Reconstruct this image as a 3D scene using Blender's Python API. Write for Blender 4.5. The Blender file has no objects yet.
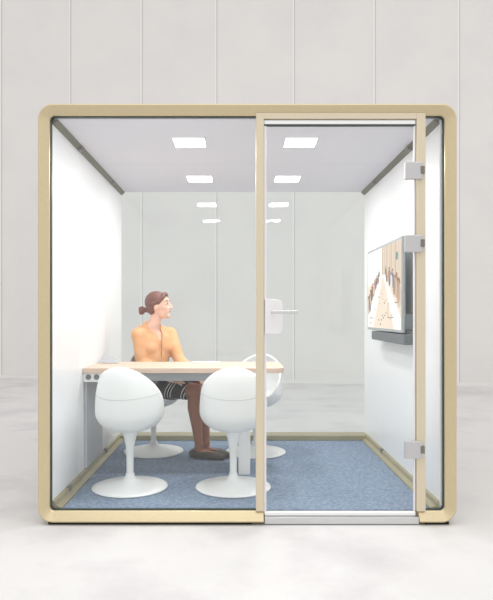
import bpy, bmesh, math, random
from mathutils import Vector, Matrix
PI = math.pi
random.seed(4)
sc = bpy.context.scene
COL = sc.collection

# ------------------------------------------------------------------ camera, world, light, exposure
CAMZ = 1.155
cam_d = bpy.data.cameras.new('camera')
cam = bpy.data.objects.new('camera', cam_d); COL.objects.link(cam)
cam.location = (0, 0, CAMZ); cam.rotation_euler = (PI/2, 0, 0)
cam_d.sensor_fit = 'VERTICAL'; cam_d.sensor_height = 36; cam_d.lens = 36
cam_d.shift_x = 8.5/600; cam_d.shift_y = 15/600
cam_d.clip_end = 200
sc.camera = cam
sc.view_settings.view_transform = 'Standard'
sc.view_settings.look = 'None'
sc.view_settings.gamma = 1
sc.view_settings.use_curve_mapping = False
sc.view_settings.exposure = 0.0
wd = bpy.data.worlds.new('world'); sc.world = wd; wd.use_nodes = True
bg = wd.node_tree.nodes['Background']
bg.inputs[0].default_value = (1.0, 1.0, 1.0, 1); bg.inputs[1].default_value = 0.90

def area(name, loc, rot, sx, sy, power, color=(1, 1, 1)):
    d = bpy.data.lights.new(name, 'AREA'); d.shape = 'RECTANGLE'; d.size = sx; d.size_y = sy
    d.energy = power; d.color = color
    o = bpy.data.objects.new(name, d); COL.objects.link(o)
    o.location = loc; o.rotation_euler = rot
    return o
area('overhead_softbox', (0.5, 1.0, 7.0), (math.radians(8), 0, 0), 7, 5, 200, (1, 0.995, 0.985))  # unseen softbox, added for soft shading from above

def px(x, y, Y):
    """world point seen at pixel x, y at distance Y"""
    return Vector(((x-238)/600*Y, Y, CAMZ-(y-315)/600*Y))

# ------------------------------------------------------------------ materials
def lin(c):
    return tuple(((v/255)/12.92 if v/255 <= .04045 else ((v/255+.055)/1.055)**2.4) for v in c)
def mat(name, rgb, rough=.5, metal=0., noise=None, spec=.5, coat=0, bump=None):
    m = bpy.data.materials.new(name); m.use_nodes = True
    nt = m.node_tree; b = nt.nodes['Principled BSDF']
    c = lin(rgb) if max(rgb) > 1 else rgb
    b.inputs['Base Color'].default_value = (*c, 1)
    b.inputs['Roughness'].default_value = rough; b.inputs['Metallic'].default_value = metal
    b.inputs['Specular IOR Level'].default_value = spec
    b.inputs['Coat Weight'].default_value = coat
    tc = nt.nodes.new('ShaderNodeTexCoord')
    if noise:
        rgb2, scale, lo, hi = noise[:4]
        stretch = noise[4] if len(noise) > 4 else (1, 1, 1)
        mp = nt.nodes.new('ShaderNodeMapping'); mp.inputs['Scale'].default_value = stretch
        n = nt.nodes.new('ShaderNodeTexNoise'); n.inputs['Scale'].default_value = scale
        n.inputs['Detail'].default_value = 6; n.inputs['Roughness'].default_value = .6
        r = nt.nodes.new('ShaderNodeValToRGB')
        r.color_ramp.elements[0].position = lo; r.color_ramp.elements[1].position = hi
        r.color_ramp.elements[0].color = (*lin(rgb2), 1); r.color_ramp.elements[1].color = (*c, 1)
        nt.links.new(tc.outputs['Object'], mp.inputs[0]); nt.links.new(mp.outputs[0], n.inputs['Vector'])
        nt.links.new(n.outputs['Fac'], r.inputs[0]); nt.links.new(r.outputs[0], b.inputs['Base Color'])
    if bump:
        n2 = nt.nodes.new('ShaderNodeTexNoise'); n2.inputs['Scale'].default_value = bump[0]
        bp = nt.nodes.new('ShaderNodeBump'); bp.inputs['Strength'].default_value = bump[1]
        bp.inputs['Distance'].default_value = bump[2]
        nt.links.new(tc.outputs['Object'], n2.inputs['Vector']); nt.links.new(n2.outputs['Fac'], bp.inputs['Height'])
        nt.links.new(bp.outputs[0], b.inputs['Normal'])
    return m
def emit(name, rgb, s):
    m = bpy.data.materials.new(name); m.use_nodes = True; nt = m.node_tree
    b = nt.nodes['Principled BSDF']
    c = lin(rgb)
    b.inputs['Base Color'].default_value = (0.02, 0.02, 0.02, 1)
    b.inputs['Emission Color'].default_value = (*c, 1); b.inputs['Emission Strength'].default_value = s
    b.inputs['Roughness'].default_value = .4
    return m
def glass(name, tint, f0=.045, rough=0.0):
    m = bpy.data.materials.new(name); m.use_nodes = True; nt = m.node_tree
    for n in list(nt.nodes): nt.nodes.remove(n)
    out = nt.nodes.new('ShaderNodeOutputMaterial'); mx = nt.nodes.new('ShaderNodeMixShader')
    tr = nt.nodes.new('ShaderNodeBsdfTransparent'); tr.inputs[0].default_value = (*tint, 1)
    gl = nt.nodes.new('ShaderNodeBsdfGlossy'); gl.inputs['Roughness'].default_value = rough
    gl.inputs[0].default_value = (1, 1, 1, 1)
    lw = nt.nodes.new('ShaderNodeLayerWeight'); lw.inputs[0].default_value = .5
    p = nt.nodes.new('ShaderNodeMath'); p.operation = 'POWER'; p.inputs[1].default_value = 5
    a = nt.nodes.new('ShaderNodeMath'); a.operation = 'MULTIPLY_ADD'
    a.inputs[1].default_value = 1-f0; a.inputs[2].default_value = f0
    nt.links.new(lw.outputs['Facing'], p.inputs[0]); nt.links.new(p.outputs[0], a.inputs[0])
    nt.links.new(a.outputs[0], mx.inputs[0]); nt.links.new(tr.outputs[0], mx.inputs[1])
    nt.links.new(gl.outputs[0], mx.inputs[2]); nt.links.new(mx.outputs[0], out.inputs[0])
    return m

M = {}
M['floor'] = mat('pale_concrete', (221, 219, 218), .55, noise=((208, 205, 206), 1.3, .36, .52), spec=.3)
M['wallbig'] = mat('pale_plaster', (233, 230, 227), .7, noise=((228, 225, 223), 1.2, .3, .6), spec=.2)
M['gapshade'] = mat('joint_gap_shade', (196, 194, 192), .6)  # dark seam strip: shade of the joint gap put into its colour
M['seamlight'] = mat('joint_strip', (242, 240, 238), .6)
M['skirt'] = mat('white_skirting', (232, 231, 229), .5)
M['gold'] = mat('champagne_gold', (212, 196, 160), .34, .45, noise=((207, 191, 155), 60, .3, .7))
M['goldlight'] = mat('pale_champagne', (218, 205, 180), .4, .25)
M['goldrail'] = mat('dull_gold_rail', (170, 162, 131), .42, .4)
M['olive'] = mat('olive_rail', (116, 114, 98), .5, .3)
M['black'] = mat('black_rubber', (14, 14, 14), .6)
M['gasket'] = mat('dark_green_gasket', (52, 66, 64), .4)
M['panel'] = mat('white_gloss_panel', (246, 247, 248), .28, spec=.5)
M['outer'] = mat('outer_panel', (225, 222, 215), .5)
M['ceil'] = mat('ceiling_felt', (222, 221, 228), .7)
M['carpet'] = mat('blue_carpet', (145, 161, 180), .95, noise=((112, 129, 152), 55, .35, .65), spec=.1, bump=(260, .5, .004))
M['glass'] = glass('clear_glass', (.985, .992, .99), .035)
M['glassback'] = glass('tinted_glass', (.978, .997, .995), .018)
M['white'] = mat('white_lacquer', (244, 244, 243), .35)
M['silver'] = mat('silver_metal', (212, 212, 212), .3, .7)
M['frost'] = mat('frosted_plate', (236, 234, 234), .4)
M['hinge'] = mat('brushed_hinge', (196, 195, 195), .4, .3)
M['hingedark'] = mat('hinge_slot', (120, 118, 112), .5)
M['lamp'] = emit('lamp_diffuser', (255, 254, 252), 6.0)
M['wood'] = mat('pale_oak', (228, 204, 186), .45, noise=((216, 190, 170), 14, .3, .7, (.5, 8, 8)))
M['greymetal'] = mat('grey_steel', (166, 170, 174), .45)
M['slabgrey'] = mat('slab_grey', (196, 200, 206), .4)
M['socket'] = mat('socket_grey', (128, 130, 134), .5)
M['socketdark'] = mat('socket_hole', (60, 62, 66), .5)
M['shell'] = mat('white_shell', (242, 244, 243), .32)
M['cushion'] = mat('pale_grey_cushion', (222, 225, 226), .85)
M['seam'] = mat('shell_seam', (205, 209, 209), .5)
M['tvbody'] = mat('tv_grey', (164, 171, 172), .45)
M['tvback'] = mat('tv_back', (150, 157, 160), .5)
M['bar'] = mat('dark_grey_speaker', (104, 109, 112), .6, bump=(400, .3, .002))
M['skin'] = mat('skin', (240, 200, 180), .5, noise=((230, 184, 162), 12, .35, .65))
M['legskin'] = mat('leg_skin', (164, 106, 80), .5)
M['lips'] = mat('lips', (196, 112, 104), .45)
M['hair'] = mat('auburn_hair', (134, 84, 70), .5, noise=((98, 60, 52), 40, .35, .7, (1, 1, 6)))
M['blouse'] = mat('apricot_blouse', (236, 186, 140), .8, noise=((224, 166, 116), 9, .35, .65), bump=(16, .5, .012))
M['placket'] = mat('blouse_placket', (196, 138, 88), .8)
M['shoe'] = mat('olive_shoe', (70, 64, 48), .6)
M['eyew'] = mat('eye_white', (235, 232, 228), .3)
M['iris'] = mat('iris', (60, 45, 38), .3)
M['brow'] = mat('eyebrow', (112, 72, 58), .7)
M['paper'] = mat('paper', (250, 250, 250), .6)
M['tablet'] = mat('pale_grey_plastic', (190, 192, 197), .4)

# ------------------------------------------------------------------ object helpers
def wloc(p):
    v = Vector((0, 0, 0))
    while p is not None:
        v += p.location; p = p.parent
    return v
def obj(name, bm, m, parent=None, world=True, smooth=False, free=True):
    if parent is not None and world:
        bm.transform(Matrix.Translation(-wloc(parent)))
    me = bpy.data.meshes.new(name); bm.to_mesh(me)
    if free: bm.free()
    for mm in (m if isinstance(m, (list, tuple)) else [m]): me.materials.append(mm)
    if smooth:
        for p in me.polygons: p.use_smooth = True
    o = bpy.data.objects.new(name, me); COL.objects.link(o)
    if parent is not None: o.parent = parent
    return o
def thing(name, label, cat, loc=(0, 0, 0), group=None, rz=0):
    o = bpy.data.objects.new(name, None); COL.objects.link(o)
    o.location = loc; o.rotation_euler = (0, 0, rz); o.empty_display_size = .1
    o['label'] = label; o['category'] = cat
    if group: o['group'] = group
    return o
def box(bm, x0, x1, y0, y1, z0, z1, bev=0, seg=2, mi=0, mtx=None):
    x0, x1 = sorted((x0, x1)); y0, y1 = sorted((y0, y1)); z0, z1 = sorted((z0, z1))
    t = bmesh.new()
    r = bmesh.ops.create_cube(t, size=1)
    for v in t.verts:
        v.co = Vector((x0+(v.co.x+.5)*(x1-x0), y0+(v.co.y+.5)*(y1-y0), z0+(v.co.z+.5)*(z1-z0)))
    if bev:
        bmesh.ops.bevel(t, geom=t.edges[:], offset=bev, segments=seg, profile=.5, affect='EDGES')
    if mtx is not None: t.transform(mtx)
    merge(bm, t, mi)
    return bm
def merge(bm, t, mi=0):
    vm = [bm.verts.new(v.co) for v in t.verts]
    t.verts.index_update()
    for f in t.faces:
        try:
            nf = bm.faces.new([vm[v.index] for v in f.verts]); nf.material_index = mi or f.material_index; nf.smooth = f.smooth
        except ValueError: pass
    t.free()
def BM(): return bmesh.new()
def bx(*a, **k): return box(BM(), *a, **k)
def prism(poly, axis, a0, a1, bev=0, mi=0, bm=None):
    """poly: 2-D points; axis 'y' -> (x,z) extruded along y; 'x' -> (y,z) along x; 'z' -> (x,y) along z"""
    def p3(p, a):
        return {'y': (p[0], a, p[1]), 'x': (a, p[0], p[1]), 'z': (p[0], p[1], a)}[axis]
    t = BM()
    A = [t.verts.new(p3(p, a0)) for p in poly]; B = [t.verts.new(p3(p, a1)) for p in poly]
    t.faces.new(A); t.faces.new(B[::-1]); n = len(poly)
    for i in range(n): t.faces.new((A[i], B[i], B[(i+1) % n], A[(i+1) % n]))
    bmesh.ops.recalc_face_normals(t, faces=t.faces[:])
    if bev: bmesh.ops.bevel(t, geom=t.edges[:], offset=bev, segments=2, affect='EDGES', profile=.5)
    if bm is None: return t
    merge(bm, t, mi); return bm
def tube(bm, pts, rads, seg=16, mi=0, flat=None):
    """closed tapered tube with rounded ends through pts"""
    pts = [Vector(p) for p in pts]
    if not isinstance(rads, (list, tuple)): rads = [rads]*len(pts)
    P, R = [], []
    d0 = (pts[1]-pts[0]).normalized(); d1 = (pts[-1]-pts[-2]).normalized()
    for k in (math.radians(80), math.radians(55), math.radians(28)):
        P.append(pts[0]-d0*rads[0]*math.sin(k)); R.append(rads[0]*math.cos(k))
    P += pts; R += list(rads)
    for k in (math.radians(28), math.radians(55), math.radians(80)):
        P.append(pts[-1]+d1*rads[-1]*math.sin(k)); R.append(rads[-1]*math.cos(k))
    up = Vector((0, 0, 1)) if abs(d0.z) < .9 else Vector((0, 1, 0))
    t = BM(); rings = []; prev = None
    for i, p in enumerate(P):
        d = (P[min(i+1, len(P)-1)]-P[max(i-1, 0)]).normalized()
        a = (up-d*up.dot(d)) if prev is None else (prev-d*prev.dot(d))
        a.normalize(); b = d.cross(a); prev = a
        fa, fb = (1, 1) if flat is None else flat
        rings.append([t.verts.new(p+a*R[i]*fa*math.cos(2*PI*k/seg)+b*R[i]*fb*math.sin(2*PI*k/seg)) for k in range(seg)])
    for A, B in zip(rings, rings[1:]):
        for k in range(seg): t.faces.new((A[k], A[(k+1) % seg], B[(k+1) % seg], B[k]))
    t.faces.new(rings[0][::-1]); t.faces.new(rings[-1])
    for f in t.faces: f.smooth = True
    bmesh.ops.recalc_face_normals(t, faces=t.faces[:])
    merge(bm, t, mi); return bm
def ell(bm, c, r, rot=None, seg=24, mi=0):
    t = BM(); bmesh.ops.create_uvsphere(t, u_segments=seg, v_segments=seg//2+2, radius=1)
    t.transform(Matrix.Diagonal((*r, 1)))
    if rot is not None: t.transform(rot.to_4x4())
    t.transform(Matrix.Translation(Vector(c)))
    for f in t.faces: f.smooth = True
    merge(bm, t, mi); return bm
def lathe(bm, prof, c=(0, 0, 0), seg=48, mi=0):
    t = BM(); rings = []
    for r, z in prof:
        if r < 1e-5: rings.append([t.verts.new((c[0], c[1], c[2]+z))])
        else: rings.append([t.verts.new((c[0]+r*math.cos(2*PI*k/seg), c[1]+r*math.sin(2*PI*k/seg), c[2]+z)) for k in range(seg)])
    for A, B in zip(rings, rings[1:]):
        for k in range(seg):
            q = [A[k % len(A)], A[(k+1) % len(A)], B[(k+1) % len(B)], B[k % len(B)]]
            q = list(dict.fromkeys(q))
            if len(q) > 2: t.faces.new(q)
    for f in t.faces: f.smooth = True
    bmesh.ops.recalc_face_normals(t, faces=t.faces[:])
    merge(bm, t, mi); return bm
def remesh(bm, voxel, smooth=4, fac=.5):
    me = bpy.data.meshes.new('tmp'); bm.to_mesh(me); bm.free()
    o = bpy.data.objects.new('tmp', me); COL.objects.link(o)
    r = o.modifiers.new('r', 'REMESH'); r.mode = 'VOXEL'; r.voxel_size = voxel
    s = o.modifiers.new('s', 'SMOOTH'); s.iterations = smooth; s.factor = fac
    dg = bpy.context.evaluated_depsgraph_get(); dg.update()
    me2 = bpy.data.meshes.new_from_object(o.evaluated_get(dg))
    out = BM(); out.from_mesh(me2)
    bpy.data.objects.remove(o); bpy.data.meshes.remove(me); bpy.data.meshes.remove(me2)
    for f in out.faces: f.smooth = True
    return out

# ------------------------------------------------------------------ the hall
def struct(name, bm, m, smooth=False):
    o = obj(name, bm, m, smooth=smooth); o['kind'] = 'structure'; return o
struct('floor', bx(-14, 14, -6, 12.5, -.1, 0), M['floor'])
WM = -.157; WZ = 10.28
wang = math.atan(WM); wc = Vector((0, WZ, 0))
wrot = Matrix.Translation(wc) @ Matrix.Rotation(wang, 4, 'Z')
b = bx(-11, 11, 0, .15, 0, 9); b.transform(wrot); struct('wall_back', b, M['wallbig'])
ux = math.cos(wang)
b = BM()
for k in range(-8, 9):
    s = (-.36+1.317*k)/ux
    box(b, s-.010, s+.003, -.004, .0, .055, 9)
b.transform(wrot); struct('trim_1', b, M['gapshade'])
b = BM()
for k in range(-8, 9):
    s = (-.36+1.317*k)/ux
    box(b, s-.034, s-.010, -.008, .0, .055, 9)
b.transform(wrot); struct('trim_2', b, M['seamlight'])
b = bx(-11, 11, -.02, 0, 0, .055, bev=.004); b.transform(wrot); struct('baseboard_back', b, M['skirt'])

# ------------------------------------------------------------------ the booth
YF = 3.30; YB = 5.36
XC = .0507; HW = 1.1525; ZB = .012; ZT = 2.318; RO = .085; FW = .060
WL, WR = -1.038, 1.126; ZF = .067; ZC = 2.250
booth = thing('meeting_booth', 'glass fronted meeting booth with rounded champagne gold frame standing on pale floor', 'booth', (XC, 4.35, 0))

def frame_path(start, end):
    """outer outline clockwise from the bottom at x=start round to the bottom at x=end, with inward normals"""
    x0, x1, z0, z1 = XC-HW, XC+HW, ZB, ZT
    pts = [((start, z0), (0, 1))]
    def arc(cx, cz, a0, a1):
        for i in range(11):
            a = math.radians(a0+(a1-a0)*i/10)
            pts.append(((cx+RO*math.cos(a), cz+RO*math.sin(a)), (-math.cos(a), -math.sin(a))))
    arc(x0+RO, z0+RO, 270, 180); arc(x0+RO, z1-RO, 180, 90)
    arc(x1-RO, z1-RO, 90, 0); arc(x1-RO, z0+RO, 0, -90)
    pts.append(((end, z0), (0, 1)))
    return pts
def sweep(path, prof, closed=False):
    t = BM(); rings = []
    for (p, n) in path:
        rings.append([t.verts.new((p[0]+n[0]*u, y, p[1]+n[1]*u)) for u, y in prof])
    m = len(prof); R = list(zip(rings, rings[1:])) + ([(rings[-1], rings[0])] if closed else [])
    for A, B in R:
        for k in range(m): t.faces.new((A[k], A[(k+1) % m], B[(k+1) % m], B[k]))
    if not closed: t.faces.new(rings[0]); t.faces.new(rings[-1][::-1])
    bmesh.ops.recalc_face_normals(t, faces=t.faces[:])
    return t
XM0, XM1 = (256-238)/181.8, (264-238)/181.8        # mullion by the door handle
XN0, XN1 = (417-238)/181.8, (426-238)/181.8        # mullion at the hinges
prof = [(0, YF+.12), (0, YF+.006), (.003, YF-.006), (.008, YF-.014), (.013, YF-.015), (.055, YF+.016), (.058, YF+.019), (FW, YF+.024), (FW, YF+.054), (.03, YF+.054), (.03, YF+.12)]
fp = frame_path(XM1-.002, XN0+.012)
obj('front_frame', sweep(fp, prof), M['gold'], booth)
gp = [(FW-.001, YF+.03), (FW+.005, YF+.03), (FW+.005, YF+.052), (FW-.001, YF+.052)]
obj('gasket', sweep(fp, gp), M['gasket'], booth)
bp = frame_path(XC, XC)
bprof = [(0, YB-.02), (0, YB+.06), (.01, YB+.07), (.034, YB+.06), (.038, YB+.055), (.038, YB-.02)]
obj('rear_frame', sweep(bp[:-1], bprof, True), M['gold'], booth)
sp = [(.006, YF+.12), (.006, YB-.02), (.018, YB-.02), (.018, YF+.12)]
obj('outer_shell', sweep(bp[:-1], sp, True), M['outer'], booth)

# mullions and header
ZTI = ZT-FW
b = bx(XM0, XM1, YF+.005, YF+.07, ZB+.06, ZTI+.012, bev=.003)
obj('mullion', b, M['goldlight'], booth)
b = bx(XN0, XN1, YF+.005, YF+.07, ZB+.06, ZTI+.012, bev=.003)
obj('mullion', b, M['goldlight'], booth)
b = bx(XM1-.001, XN0+.001, YF+.005, YF+.07, ZTI-.022, ZTI+.012, bev=.003)
obj('header_rail', b, M['goldlight'], booth)
obj('threshold', bx(XM1+.002, XN0-.002+.014, YF-.002, YF+.08, .004, .044, bev=.004), M['silver'], booth)

# plinths
obj('plinth', bx(XC-HW+.055, XM1-.07, YF+.008, YB+.05, 0, ZB+.002), M['black'], booth)
obj('plinth', bx(XN0+.05, XC+HW-.04, YF+.008, YB+.05, 0, ZB+.002), M['black'], booth)

# interior lining
obj('subfloor', bx(WL, WR, YF+.055, YB-.02, ZB+.003, ZF-.012), M['outer'], booth)
obj('carpet', bx(WL+.002, WR-.002, YF+.055, YB-.02, ZF-.012, ZF, bev=.002), M['carpet'], booth)
def wall_panels(xi, xo):
    b = BM(); ys = [YF+.055, 3.90, 4.66, YB-.01]
    for a, c in zip(ys, ys[1:]): box(b, xi, xo, a+.0015, c-.0015, ZF-.01, ZC, bev=.0015, seg=1)
    box(b, xi+(.004 if xo > xi else -.004), xo, ys[0]+.001, ys[-1]-.001, ZF-.009, ZC-.001)
    return b
obj('side_wall', wall_panels(WL, XC-HW+.02), M['panel'], booth)
obj('side_wall', wall_panels(WR, XC+HW-.02), M['panel'], booth)
b = BM()
for a, c in ((YF+.055, 4.35), (4.35, YB-.01)): box(b, WL, WR, a+.002, c-.002, ZC, ZC+.05, bev=.002, seg=1)
box(b, WL, WR, YF+.0555, YB-.012, ZC+.006, ZC+.05)
obj('ceiling_panel', b, M['ceil'], booth)
# rails: stepped skirting along the side walls, olive rails under the ceiling
def rail(side):
    X = WL if side < 0 else WR; s = -side
    poly = [(X, ZF), (X+s*.052, ZF), (X+s*.052, ZF+.010), (X+s*.026, ZF+.022), (X+s*.020, ZF+.022), (X+s*.014, ZF+.044), (X, ZF+.050)]
    r = obj('skirting_rail', prism(poly, 'y', YF+.055, YB-.165), M['goldrail'], booth)
    for yy in (3.62, 4.62):
        obj('rail_clip', bx(X+s*.004, X+s*.024, yy, yy+.045, ZF+.02, ZF+.056, bev=.003), M['hingedark'], r)
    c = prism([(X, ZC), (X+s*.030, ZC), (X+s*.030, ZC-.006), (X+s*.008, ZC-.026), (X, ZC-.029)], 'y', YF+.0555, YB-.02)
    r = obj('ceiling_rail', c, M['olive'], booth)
    for yy in (3.86, 4.86):
        obj('rail_clip', bx(X+s*.002, X+s*.034, yy, yy+.05, ZC-.031, ZC, bev=.003), M['hingedark'], r)
rail(-1); rail(1)
obj('rear_skirting', bx(WL, WR, YB-.165, YB-.012, ZF, ZF+.045, bev=.004), M['goldrail'], booth)
# glass
obj('glass_pane', bx(XC-HW+FW-.004, XM0+.004, YF+.036, YF+.046, ZB+FW-.004, ZTI+.004), M['glass'], booth)
obj('glass_pane', bx(XN1-.004, XC+HW-FW+.004, YF+.036, YF+.046, ZB+FW-.004, ZTI+.004), M['glass'], booth)
obj('rear_glass_pane', bx(XC-HW+.039, XC+HW-.039, YB, YB+.006, ZF, ZT-.039), M['glassback'], booth)
# door
DX0, DX1 = XM1+.004, XN0-.008
DZ0, DZ1 = .052, ZTI-.048
door = obj('door', bx(DX0, DX1, YF+.022, YF+.032, DZ0, DZ1), M['glass'], booth)
obj('top_rail', bx(DX0-.002, DX1+.004, YF+.014, YF+.040, DZ1, ZTI-.026, bev=.002), M['white'], door)
obj('top_seal', bx(DX0-.002, DX1+.004, YF+.018, YF+.040, DZ1-.008, DZ1-.001), M['gasket'], door)
obj('edge_seal', bx(DX0-.003, DX0+.010, YF+.018, YF+.036, DZ0, DZ1-.009, bev=.002), M['frost'], door)
obj('edge_seal', bx(DX1-.004, DX1+.005, YF+.018, YF+.036, DZ0, DZ1-.009, bev=.002), M['frost'], door)
obj('bottom_rail', bx(DX0, DX1+.004, YF+.014, YF+.040, .046, .066, bev=.003), M['white'], door)
zl0, zl1 = px(0, 334, YF).z, px(0, 299, YF).z
b = prism([((265-238)/181.8, zl0), ((279-238)/181.8, zl0), ((282-238)/181.8, zl0+.012), ((282.6-238)/181.8, zl0+.03), ((282.6-238)/181.8, zl1-.03), ((281.5-238)/181.8, zl1-.012), ((278-238)/181.8, zl1-.002), ((273-238)/181.8, zl1), ((265-238)/181.8, zl1)], 'y', YF+.004, YF+.021, bev=.003)
obj('lock_plate', b, M['frost'], door)
hx0, hx1, hz = (271-238)/181.8, (297-238)/181.8, px(0, 312.3, YF).z
b = BM(); tube(b, [(hx0+.008, YF+.004, hz), (hx0+.008, YF-.034, hz)], .0075)
box(b, hx0, hx1, YF-.046, YF-.032, hz-.009, hz+.009, bev=.003)
obj('handle', b, M['silver'], door)
for (ya, yb) in ((162, 179.5), (235, 252.5), (441, 458.5)):
    za, zb = px(0, yb, YF).z, px(0, ya, YF).z
    h = obj('hinge', bx((404.5-238)/181.8, (422.5-238)/181.8, YF-.012, YF+.012, za, zb, bev=.005), M['hinge'], door)
    obj('hinge_pin', bx((420-238)/181.8, (424-238)/181.8, YF-.016, YF+.0115, za+.03, zb-.025, bev=.002), M['hingedark'], h)
# ceiling lights built into the ceiling
for xx in (-.306, .395):
    for yy in (3.80, 4.815):
        f = obj('ceiling_light', bx(xx-.103, xx+.103, yy-.103, yy+.103, ZC-.004, ZC+.001, bev=.001, seg=1), M['ceil'], booth)
        obj('diffuser', bx(xx-.097, xx+.097, yy-.097, yy+.097, ZC-.0065, ZC-.002, bev=.001, seg=1), M['lamp'], f)
        a = area('ceiling_light_glow', (xx, yy, ZC-.012), (0, 0, 0), .18, .18, 8, (1, .995, .985))
        a.data.spread = PI
        a.parent = f; a.location = Vector((xx, yy, ZC-.012))-wloc(f)

# ------------------------------------------------------------------ table
TY0, TY1 = 4.0, 4.55; TZ = .801
table = thing('table', 'long pale oak meeting table fixed to left booth wall', 'table', (-.35, 4.28, ZF))
def rounded(x0, x1, y0, y1, r, n=8):
    pts = [(x0, y0)]
    for i in range(n+1):
        a = -PI/2+PI/2*i/n; pts.append((x1-r+r*math.cos(a), y0+r+r*math.sin(a)))
    for i in range(n+1):
        a = PI/2*i/n; pts.append((x1-r+r*math.cos(a), y1-r+r*math.sin(a)))
    pts.append((x0, y1)); return pts
obj('tabletop', prism(rounded(WL+.001, .312, TY0, TY1, .07), 'z', TZ-.034, TZ, bev=.003), M['wood'], table)
obj('crossbeam', bx(-.905, .08, 4.06, 4.14, TZ-.092, TZ-.0345, bev=.003), M['greymetal'], table)
obj('leg', bx(.003, .083, 4.075, 4.50, ZF+.0006, TZ-.093, bev=.004), M['white'], table)
obj('grey_wall_slab', bx(WL+.001, WL+.018, 4.051, 4.52, ZF+.053, TZ-.0345, bev=.003), M['slabgrey'], table)  # thin grey slab flush with the left wall, below the tabletop
sk = obj('socket_panel', bx(WL+.001, -.906, 4.012, 4.0495, TZ-.095, TZ-.0345, bev=.004), M['white'], table)
for sx in (-1.0, -.946):
    b = BM(); lathe(b, [(0, 0), (.0185, 0), (.0185, .004), (.015, .005), (.014, .002), (0, .002)])
    b.transform(Matrix.Rotation(PI/2, 4, 'X')); b.transform(Matrix.Translation((sx, 4.0125, TZ-.061)))
    s_ = obj('socket', b, M['socket'], sk)
    b = BM()
    for dx in (-.006, .006): box(b, sx+dx-.002, sx+dx+.002, 4.008, 4.0105, TZ-.063, TZ-.059)
    obj('pin_hole', b, M['socketdark'], sk)

# things on the table
t = thing('paper_sheet', 'white paper sheet lying flat on the table in front of the seated woman', 'paper', (-.24, 4.49, TZ))
b = BM()
for k in range(3):
    box(b, -.105, .105, -.04, .04, .0005+k*.0012, .0015+k*.0012, mtx=Matrix.Rotation(.05*k-.05, 4, 'Z'))
b2 = b; obj('sheets', b2, M['paper'], t, world=False)
t = thing('tilted_tablet', 'small pale grey tablet tilted up at the table end against the left wall', 'tablet', (-.955, 4.36, TZ))
A, Bq, C, D = px(97.5, 363.0, 4.40), px(103.5, 354, 4.45), px(115.5, 358.6, 4.40), px(118.5, 363.0, 4.36)
b = BM(); off = Vector((.004, .012, -.002))
vs = [b.verts.new(p) for p in (A, Bq, C, D)]; ws = [b.verts.new(p+off) for p in (A, Bq, C, D)]
b.faces.new(vs); b.faces.new(ws[::-1])
for i in range(4): b.faces.new((vs[i], ws[i], ws[(i+1) % 4], vs[(i+1) % 4]))
bmesh.ops.recalc_face_normals(b, faces=b.faces[:])
zmin = min(v.co.z for v in b.verts); b.transform(Matrix.Translation((0, 0, TZ+.001-zmin)))
obj('slab', b, M['tablet'], t)
b = BM(); q = px(104, 356.5, 4.455)
tube(b, [(q.x, q.y, q.z-.006), (q.x+.02, q.y+.05, TZ+.005)], .0035, seg=8)
obj('stand', b, M['socket'], t)

# ------------------------------------------------------------------ chairs
def shell_point(th, e, off=0.0):
    zc, Hu, Hl, Rx, Ry = .487, .334, .135, .228, .213
    c, s = math.cos(e), math.sin(e)
    ce = abs(c)**((.62 if s > 0 else .86))
    z = zc+((Hu+off)*s if s > 0 else (Hl+off)*math.copysign(abs(s)**.95, s))
    x = (Rx+off)*ce*math.cos(th); y = (Ry+off)*ce*math.sin(th)
    if s > 0: x -= .02*s
    return Vector((x, y, z))
def rim_e(th):
    x = (1-math.cos(th))/2
    return math.radians(-28+87*x**.8)
def make_chair(name, label, group):
    r = thing(name, label, 'chair', (0, 0, ZF), group)
    b = BM(); N, K = 64, 22; outer, inner = [], []
    for off, store in ((0, outer), (-.012, inner)):
        for j in range(K+1):
            ring = []
            for i in range(N):
                th = 2*PI*i/N; em = rim_e(th); e = -PI/2+(em+PI/2)*(j/K)
                ring.append(b.verts.new(shell_point(th, e, off) if j or True else None))
            store.append(ring)
    for store, fl in ((outer, 1), (inner, 0)):
        for j in range(K):
            for i in range(N):
                q = (store[j][i], store[j][(i+1) % N], store[j+1][(i+1) % N], store[j+1][i])
                b.faces.new(q if fl else q[::-1])
    for i in range(N):
        b.faces.new((outer[K][i], outer[K][(i+1) % N], inner[K][(i+1) % N], inner[K][i]))
    bmesh.ops.remove_doubles(b, verts=b.verts[:], dist=1e-4)
    bmesh.ops.recalc_face_normals(b, faces=b.faces[:])
    sh = obj('shell', b, M['shell'], r, world=False, smooth=True)
    b = BM(); pts = []
    for i in range(25):
        th = math.radians(80+200*i/24); e = math.radians(18-2*math.cos(2*(th-PI)))
        if e < rim_e(th)-.02: pts.append(shell_point(th, e, .0))
    if len(pts) > 2: tube(b, pts, .0022, seg=8)
    obj('shell_seam', b, M['seam'], sh, world=False)
    b = BM(); prf = [(0, .375), (.12, .383), (.165, .400), (.175, .418), (.165, .430), (.1, .434), (0, .432)]
    lathe(b, prf)
    for v in b.verts: v.co.x = v.co.x*1.06+.006
    obj('seat_cushion', b, M['cushion'], r, world=False, smooth=True)
    b = BM()
    lathe(b, [(0, .062), (.021, .062), (.022, .09), (.022, .16), (.0235, .22), (.028, .265), (.037, .31), (.048, .345), (.054, .362), (0, .362)])
    obj('stem', b, M['shell'], r, world=False, smooth=True)
    b = BM()
    lathe(b, [(0, 0), (.232, 0), (.238, .004), (.236, .009), (.20, .018), (.13, .030), (.075, .041), (.045, .052), (.030, .068), (.0255, .09), (0, .09)])
    obj('base', b, M['shell'], r, world=False, smooth=True)
    return r
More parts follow.
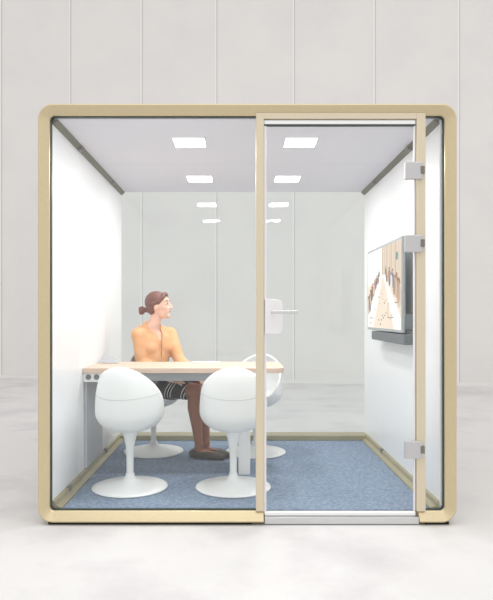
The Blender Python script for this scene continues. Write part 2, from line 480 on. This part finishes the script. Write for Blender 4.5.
def dup(root, label, loc, rz):
    c = root.copy(); COL.objects.link(c); c.location = loc; c.rotation_euler = (0, 0, rz); c['label'] = label
    for ch in list(root.children):
        d = ch.copy(); COL.objects.link(d); d.parent = c
        for g in list(ch.children):
            e = g.copy(); COL.objects.link(e); e.parent = d
    return c
GR = 'white tulip chairs around the booth table'
ch = make_chair('tulip_chair', 'white tulip chair nearest the left wall, its back to the viewer', GR)
dup(ch, 'white tulip chair with its back to the viewer, just left of the gold door post', (-.03, 3.79, ZF+.0006), math.radians(92))
dup(ch, 'white tulip chair the seated woman sits on, behind the table', (-.672, 4.778, ZF+.0006), math.radians(-28))
dup(ch, 'white tulip chair behind the free table end, its open front towards the table', (.14, 4.76, ZF+.0006), math.radians(-112))
ch.location = (-.682, 3.79, ZF+.0006); ch.rotation_euler = (0, 0, math.radians(78))

# ------------------------------------------------------------------ television and sound bar on the right wall
tvx = 1.03
ty0, ty1 = 600*tvx/(402-238), 600*tvx/(367.5-238)
tz1 = (px(0, 237, ty0).z+px(0, 251, ty1).z)/2; tz0 = (px(0, 336, ty0).z+px(0, 327, ty1).z)/2
tv = thing('television', 'flat wall television showing a long meeting table lined with people', 'television', (WR, (ty0+ty1)/2, tz0))
b = bx(tvx, tvx+.018, ty0, ty1, tz0, tz1, bev=.004)
obj('housing', b, M['tvbody'], tv)
obj('rear_housing', bx(tvx+.0182, tvx+.036, ty0+.04, ty1-.04, tz0-.005+.05, tz1-.06, bev=.006), M['tvback'], tv)
obj('wall_bracket', bx(tvx+.0362, WR-.001, ty0+.08, ty1-.3, tz0+.02, tz0+.12, bev=.004), M['tvback'], tv)
SW = ty1-ty0-.036; SH = tz1-tz0-.036
SM = [emit('screen_cream', (250, 232, 210), .92), emit('screen_white', (255, 253, 248), .98), emit('screen_wall', (238, 214, 186), .9),
      emit('screen_dark', (92, 74, 74), .8), emit('screen_brown', (150, 104, 84), .8), emit('screen_blue', (120, 126, 160), .8),
      emit('screen_teal', (110, 158, 140), .8), emit('screen_skin', (214, 168, 140), .85), emit('screen_line', (176, 144, 116), .85), emit('screen_beige', (226, 206, 190), .9)]
sb = BM()
def sq(pts, mi, lay):
    vs = [sb.verts.new((tvx-.0008-.00006*lay, ty1-.018-u*SW, tz0+.018+v*SH)) for u, v in pts]
    f = sb.faces.new(vs); f.material_index = mi
# u 0 at the far (left in the picture) edge, 1 at the near edge, v upward
sq([(0, 0), (1, 0), (1, 1), (0, 1)], 0, 0)
sq([(0, .55), (.48, .62), (.48, 1), (0, 1)], 1, 1)
sq([(.48, .60), (1, .5), (1, 1), (.48, 1)], 2, 1)
for u in (.485, .62, .74, .86): sq([(u, .62), (u+.012, .62), (u+.012, 1), (u, 1)], 8, 2)
for u in (.53, .68, .80, .92): sq([(u, .66), (u+.04, .66), (u+.04, 1), (u, 1)], 9, 2)
sq([(0, 0), (.0, .2), (.47, .66), (.56, .66), (1, .12), (1, 0)], 1, 2)
sq([(.2, 0), (.49, .62), (.54, .62), (.82, 0)], 0, 3)
rr = random.Random(7)
def blob(u, v, w, h, mi, lay):
    sq([(u+w*math.cos(2*PI*i/9), v+h*math.sin(2*PI*i/9)) for i in range(9)], mi, lay)
L = 4
for k in range(15):                      # people down the left side of the table
    t_ = k/14; u = .03+.37*t_+rr.uniform(-.02, .02); v = .30+.34*t_; h = .11-.07*t_; w = .045-.025*t_; v += rr.uniform(-.04, .04)
    blob(u, v, w, h, rr.choice([3, 8, 4, 5, 7, 9, 0]), L); L += .3
    blob(u+rr.uniform(-.01, .01), v+h*1.05, w*.42, h*.28, 7, L); L += .3
    blob(u, v+h*1.2, w*.42, h*.2, 3, L); L += .3
for k in range(15):
    t_ = k/14; u = .97-.35*t_+rr.uniform(-.02, .02); v = .40+.26*t_; h = .14-.09*t_; w = .05-.03*t_; v += rr.uniform(-.05, .05)
    blob(u, v, w, h, rr.choice([3, 4, 5, 8, 9, 7, 0]), L); L += .3
    blob(u+rr.uniform(-.01, .01), v+h*1.05, w*.42, h*.25, 7, L); L += .3
    blob(u, v+h*1.18, w*.42, h*.18, 4, L); L += .3
blob(.90, .83, .035, .05, 6, L)
for k in range(34):                      # glasses and papers on the table
    t_ = rr.random(); wd_ = .38*(1-t_); u = .5+rr.uniform(-wd_, wd_); v = .05+.55*t_
    blob(u, v, .012*(1.2-t_), .010*(1.3-t_), rr.choice([3, 8, 4, 9]), L+k*.1)
for (u, v, w, h) in ((.66, .13, .16, .012), (.08, .12, .14, .012), (.66, .14, .01, .14), (.84, .3, .10, .012), (.1, .05, .04, .02)):
    sq([(u, v), (u+w, v), (u+w, v+h), (u, v+h)], 8, L+4)
obj('screen', sb, SM, tv)
zb0, zb1 = .988, 1.048
sx_ = 1.035; sy0, sy1 = 600*sx_/(404-238), 600*sx_/(371.5-238)
zt = (px(0, 335, sy0).z + px(0, 334, sy1).z)/2
t = thing('sound_bar', 'dark grey sound bar mounted below the television', 'speaker', (WR, (sy0+sy1)/2, 1.0))
obj('speaker_body', bx(sx_, WR-.03, sy0, sy1, 1.155-.187, 1.155-.122, bev=.006), M['bar'], t)
obj('wall_mount', bx(WR-.029, WR-.001, sy0+.25, sy1-.25, 1.155-.18, 1.155-.13), M['tvback'], t)

# ------------------------------------------------------------------ seated woman
def V(*a): return Vector(a)
yaw = math.radians(-45)
F = V(math.cos(yaw), math.sin(yaw), 0); Lf = V(-math.sin(yaw), math.cos(yaw), 0); U = V(0, 0, 1)
TR = Matrix((F, Lf, U)).transposed()
HC = V(-.685, 4.79, 0)
def T(f, l, z): return HC+F*f+Lf*l+U*z
person = thing('person', 'seated woman in apricot blouse and black striped skirt, auburn hair in a bun, facing right', 'person', (HC.x, HC.y, ZF))
hyaw = math.radians(-10)
hF0 = V(math.cos(hyaw), math.sin(hyaw), .10).normalized(); hL = V(-math.sin(hyaw), math.cos(hyaw), 0); hU = hF0.cross(hL)
HR = Matrix((hF0, hL, hU)).transposed()
HD = px(159.6, 305.6, 4.77)
def Hd(f, l, u): return HD+hF0*f+hL*l+hU*u

shR, shL = V(-.768, 4.690, .995), V(-.560, 4.895, .998)
elR, elL = V(-.752, 4.668, .785), V(-.462, 4.785, .785)
wrR, wrL = V(-.510, 4.535, .668), V(-.318, 4.66, .676)
hpR, hpL = V(-.735, 4.735, .612), V(-.630, 4.845, .612)
knR, knL = V(-.325, 4.530, .580), V(-.262, 4.630, .592)
anR, anL = V(-.292, 4.545, .155), V(-.248, 4.615, .155)

def torso(b, g=0):
    ell(b, T(-.005, 0, .628), (.112+g, .150+g, .100+g), TR)
    ell(b, T(.0, 0, .70), (.095+g, .135+g, .13+g), TR)
    ell(b, T(.01, 0, .83), (.098+g, .135+g, .14+g), TR)
    ell(b, T(.005, 0, .93), (.098+g, .148+g, .115+g), TR)
    ell(b, T(.052, .052, .895), (.056+g, .068+g, .064+g), TR); ell(b, T(.052, -.052, .895), (.056+g, .068+g, .064+g), TR)
    tube(b, [T(-.01, -.09, .99), T(-.01, .09, .99)], [.055+g, .055+g])
    for s in (-1, 1): tube(b, [T(-.015, 0, 1.075), T(-.012, s*.06, 1.036), T(-.005, s*.135, 1.0)], [.048+g*.6, .045+g*.7, .045+g])
    tube(b, [T(-.015, 0, .99), T(-.01, 0, 1.05)], [.085+g, .054+g])
def arms(b, g=0, cut=1.0):
    for s, e, w in ((shR, elR, wrR), (shL, elL, wrL)):
        m = s.lerp(e, .45)
        tube(b, [s, m, e], [.052+g, .043+g, .036+g])
        w2 = e.lerp(w, cut); tube(b, [e, e.lerp(w2, .4), w2], [.037+g, .036+g, (.024 if cut == 1 else .029)+g])
def hand(b, w, d, n, thumb):
    """w wrist, d pointing direction, n back-of-hand normal, thumb +1/-1 side"""
    d = d.normalized(); n = (n-d*n.dot(d)).normalized(); s = d.cross(n)*thumb
    R3 = Matrix((d, s, n)).transposed()
    tube(b, [w-d*.01, w+d*.025], [.023, .024])
    ell(b, w+d*.05, (.048, .039, .015), R3)
    for k, ln in enumerate((.068, .076, .070, .055)):
        o = w+d*.085+s*(.027-.018*k)
        a = o+d*ln*.42-n*.004; c = a+d*ln*.32-n*.016; e = c+d*ln*.18-n*.018
        tube(b, [o-d*.02, o, a, c, e], [.009, .0088, .0082, .0075, .0066], seg=10)
    o = w+d*.03+s*.030; a = o+d*.032+s*.022-n*.006; c = a+d*.030+s*.004-n*.012
    tube(b, [o-s*.012, o, a, c], [.012, .0115, .0098, .008], seg=10)
def foot(b, a, d, g=0):
    d = d.normalized(); z = ZF+.004
    tube(b, [V(a.x, a.y, a.z+.02), V(a.x, a.y, z+.05)-d*.01], [.036+g, .034+g])
    heel = V(a.x, a.y, 0)-d*.045
    tube(b, [heel+U*(z+.034+g*.2), heel+d*.08+U*(z+.040), heel+d*.16+U*(z+.029), heel+d*.222+U*(z+.021)], [.033+g, .034+g, .032+g, .022+g], flat=(.86, 1.12))

b = BM()
torso(b); arms(b)
tube(b, [T(-.012, 0, 1.02), Hd(-.024, 0, -.06)], [.049, .044])
for hp, kn, an in ((hpR, knR, anR), (hpL, knL, anL)):
    tube(b, [hp, hp.lerp(kn, .5), kn], [.076, .070, .060])
    back = V(-.012, .004, 0)
    tube(b, [kn, kn.lerp(an, .3)+back, kn.lerp(an, .65)+back*.5, an], [.054, .056, .041, .031])
# head
ell(b, Hd(-.012, 0, .020), (.092, .073, .090), HR)
ell(b, Hd(.020, 0, -.035), (.062, .053, .075), HR)
ell(b, Hd(.058, 0, -.090), (.022, .024, .019), HR)
ell(b, Hd(.062, 0, -.052), (.019, .026, .016), HR)
ell(b, Hd(.066, 0, .028), (.016, .042, .014), HR)
tube(b, [Hd(.078, 0, .010), Hd(.094, 0, -.018), Hd(.097, 0, -.026)], [.008, .010, .0105], seg=12)
for s in (-1, 1):
    ell(b, Hd(.085, s*.012, -.028), (.010, .008, .007), HR, seg=12)
    ell(b, Hd(.045, s*.034, -.022), (.024, .022, .022), HR)
    ell(b, Hd(-.008, s*.074, -.012), (.017, .008, .027), HR, seg=12)
handR = hand(b, wrR, knR-wrR+V(.02, .02, .04), V(0, 0, 1), 1)
handL = hand(b, wrL, V(.050, -.085, -.018), V(.1, 0, 1), -1)
fd = V(.24, -.07, 0)
foot(b, anR, fd); foot(b, anL, V(.24, -.08, 0))
def segd(p, a, c):
    t = max(0, min(1, (p-a).dot(c-a)/(c-a).length_squared)); return (p-a-(c-a)*t).length
body = remesh(b, .0045, smooth=3)
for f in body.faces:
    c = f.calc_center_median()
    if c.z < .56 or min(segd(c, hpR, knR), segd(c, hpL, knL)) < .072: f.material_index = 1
obj('body', body, [M['skin'], M['legskin']], person)

# blouse
b = BM(); torso(b, .012); arms(b, .011, .88)
for f in b.faces: pass
blo = remesh(b, .008, smooth=5)
kill = []
for f in blo.faces:
    c = f.calc_center_median(); r = c-HC; lf, ll = r.dot(F), r.dot(Lf)
    if c.z < .66: kill.append(f); continue
    inner = 1 if (abs(ll) < .052 and abs(lf) < .075 and c.z > 1.055-.0) else 0
    vneck = lf > .02 and c.z > .945 and abs(ll) < .008+(c.z-.945)*.42
    if inner or vneck: kill.append(f)
bmesh.ops.delete(blo, geom=kill, context='FACES')
bl = obj('blouse', blo, M['blouse'], person)
sol = bl.modifiers.new('cloth', 'SOLIDIFY'); sol.thickness = .004; sol.offset = -1
b = BM(); pts = []
for i in range(12):
    z = .95-.22*i/11
    pts.append(T(.123-.03*max(0, (z-.93))*3-.018*max(0, (.86-z)/.1), 0, z))
tube(b, pts, .004, seg=8)
obj('placket', b, M['placket'], bl)

# skirt with white stripes
mS = bpy.data.materials.new('striped_skirt'); mS.use_nodes = True; nt = mS.node_tree
bs = nt.nodes['Principled BSDF']; bs.inputs['Roughness'].default_value = .85
tc = nt.nodes.new('ShaderNodeTexCoord'); dp = nt.nodes.new('ShaderNodeVectorMath'); dp.operation = 'DOT_PRODUCT'
dp.inputs[1].default_value = (.82, -.42, -.50)
def math_node(op, a, bv):
    n = nt.nodes.new('ShaderNodeMath'); n.operation = op; nt.links.new(a, n.inputs[0]); n.inputs[1].default_value = bv; return n.outputs[0]
nt.links.new(tc.outputs['Object'], dp.inputs[0])
fine = math_node('FRACT', math_node('MULTIPLY', dp.outputs['Value'], 44), 0)
fg = math_node('GREATER_THAN', fine, .66)
coarse = math_node('FRACT', math_node('MULTIPLY', dp.outputs['Value'], 7), 0)
cg = math_node('GREATER_THAN', coarse, .52)
mu = nt.nodes.new('ShaderNodeMath'); mu.operation = 'MULTIPLY'; nt.links.new(fg, mu.inputs[0]); nt.links.new(cg, mu.inputs[1])
mxc = nt.nodes.new('ShaderNodeMix'); mxc.data_type = 'RGBA'
mxc.inputs['A'].default_value = (*lin((30, 28, 32)), 1); mxc.inputs['B'].default_value = (*lin((220, 216, 212)), 1)
nt.links.new(mu.outputs[0], mxc.inputs['Factor']); nt.links.new(mxc.outputs['Result'], bs.inputs['Base Color'])
b = BM()
ell(b, T(-.005, 0, .628), (.126, .164, .112), TR)
kr, kl = hpR.lerp(knR, .86), hpL.lerp(knL, .86)
tube(b, [hpR, hpR.lerp(kr, .5), kr], [.085, .081, .077]); tube(b, [hpL, hpL.lerp(kl, .5), kl], [.085, .081, .077])
tube(b, [(hpR+hpL)/2, (kr+kl)/2], [.084, .074])
skm = remesh(b, .008, smooth=5)
kd = ((knR-hpR)+(knL-hpL)).normalized(); lim = ((kr+kl)/2).dot(kd)+.012
bmesh.ops.delete(skm, geom=[f for f in skm.faces if f.calc_center_median().dot(kd) > lim], context='FACES')
so = obj('skirt', skm, mS, person)
sol = so.modifiers.new('cloth', 'SOLIDIFY'); sol.thickness = .004; sol.offset = -1

# shoes
for a, d in ((anR, fd), (anL, V(.24, -.08, 0))):
    b = BM(); foot(b, V(a.x, a.y, a.z-.01), d, .006)
    s_ = remesh(b, .006, smooth=4)
    dn = d.normalized()
    dele = [f for f in s_.faces if f.calc_center_median().z > ZF+.062+.35*max(0, -(f.calc_center_median()-a).dot(dn)-.01)]
    bmesh.ops.delete(s_, geom=dele, context='FACES')
    for v in s_.verts: v.co.z = max(v.co.z, ZF+.001)
    obj('shoe', s_, M['shoe'], person)

# hair
b = BM()
ell(b, Hd(-.026, 0, .033), (.093, .081, .086), HR)
ell(b, Hd(-.055, 0, -.012), (.052, .070, .062), HR)
for s in (-1, 1):
    tube(b, [Hd(.052, s*.020, .082), Hd(.046, s*.052, .058), Hd(.018, s*.072, .030), Hd(-.025, s*.076, .012)], [.020, .016, .014, .016], seg=12)
tube(b, [Hd(.055, .0, .086), Hd(.070, -.018, .080)], [.020, .011], seg=12)
hm = remesh(b, .006, smooth=3)
hr = obj('hair', hm, M['hair'], person)
b = BM(); c0 = Hd(-.095, 0, -.025); c1 = px(142.4, 310, 4.78)
tube(b, [c0, (c0+c1)/2+V(0, 0, .002), c1], [.026, .018, .024], seg=14)
ell(b, c1+V(-.004, 0, -.004), (.027, .026, .034)); ell(b, c1+V(-.016, .01, .012), (.018, .016, .015)); ell(b, c1+V(-.010, -.012, -.02), (.016, .014, .020))
obj('bun', remesh(b, .005, smooth=2), M['hair'], hr)
# face details
for s in (-1, 1):
    e = BM(); ell(e, Hd(.068, s*.031, .008), (.0115, .0135, .0062), HR, seg=16)
    eo = obj('eye', e, M['eyew'], person, smooth=True)
    e = BM(); ell(e, Hd(.0745, s*.033, .008), (.0075, .008, .0062), HR, seg=12); obj('iris', e, M['iris'], eo, smooth=True)
    e = BM(); tube(e, [Hd(.080, s*.014, .029), Hd(.078, s*.032, .034), Hd(.064, s*.049, .028)], [.0025, .003, .002], seg=8)
    obj('eyebrow', e, M['brow'], person)
e = BM(); tube(e, [Hd(.062, -.024, -.051), Hd(.078, -.010, -.0535), Hd(.080, 0, -.0535), Hd(.078, .010, -.0535), Hd(.062, .024, -.051)], [.002, .0048, .0055, .0048, .002], seg=10)
obj('lips', e, M['lips'], person)
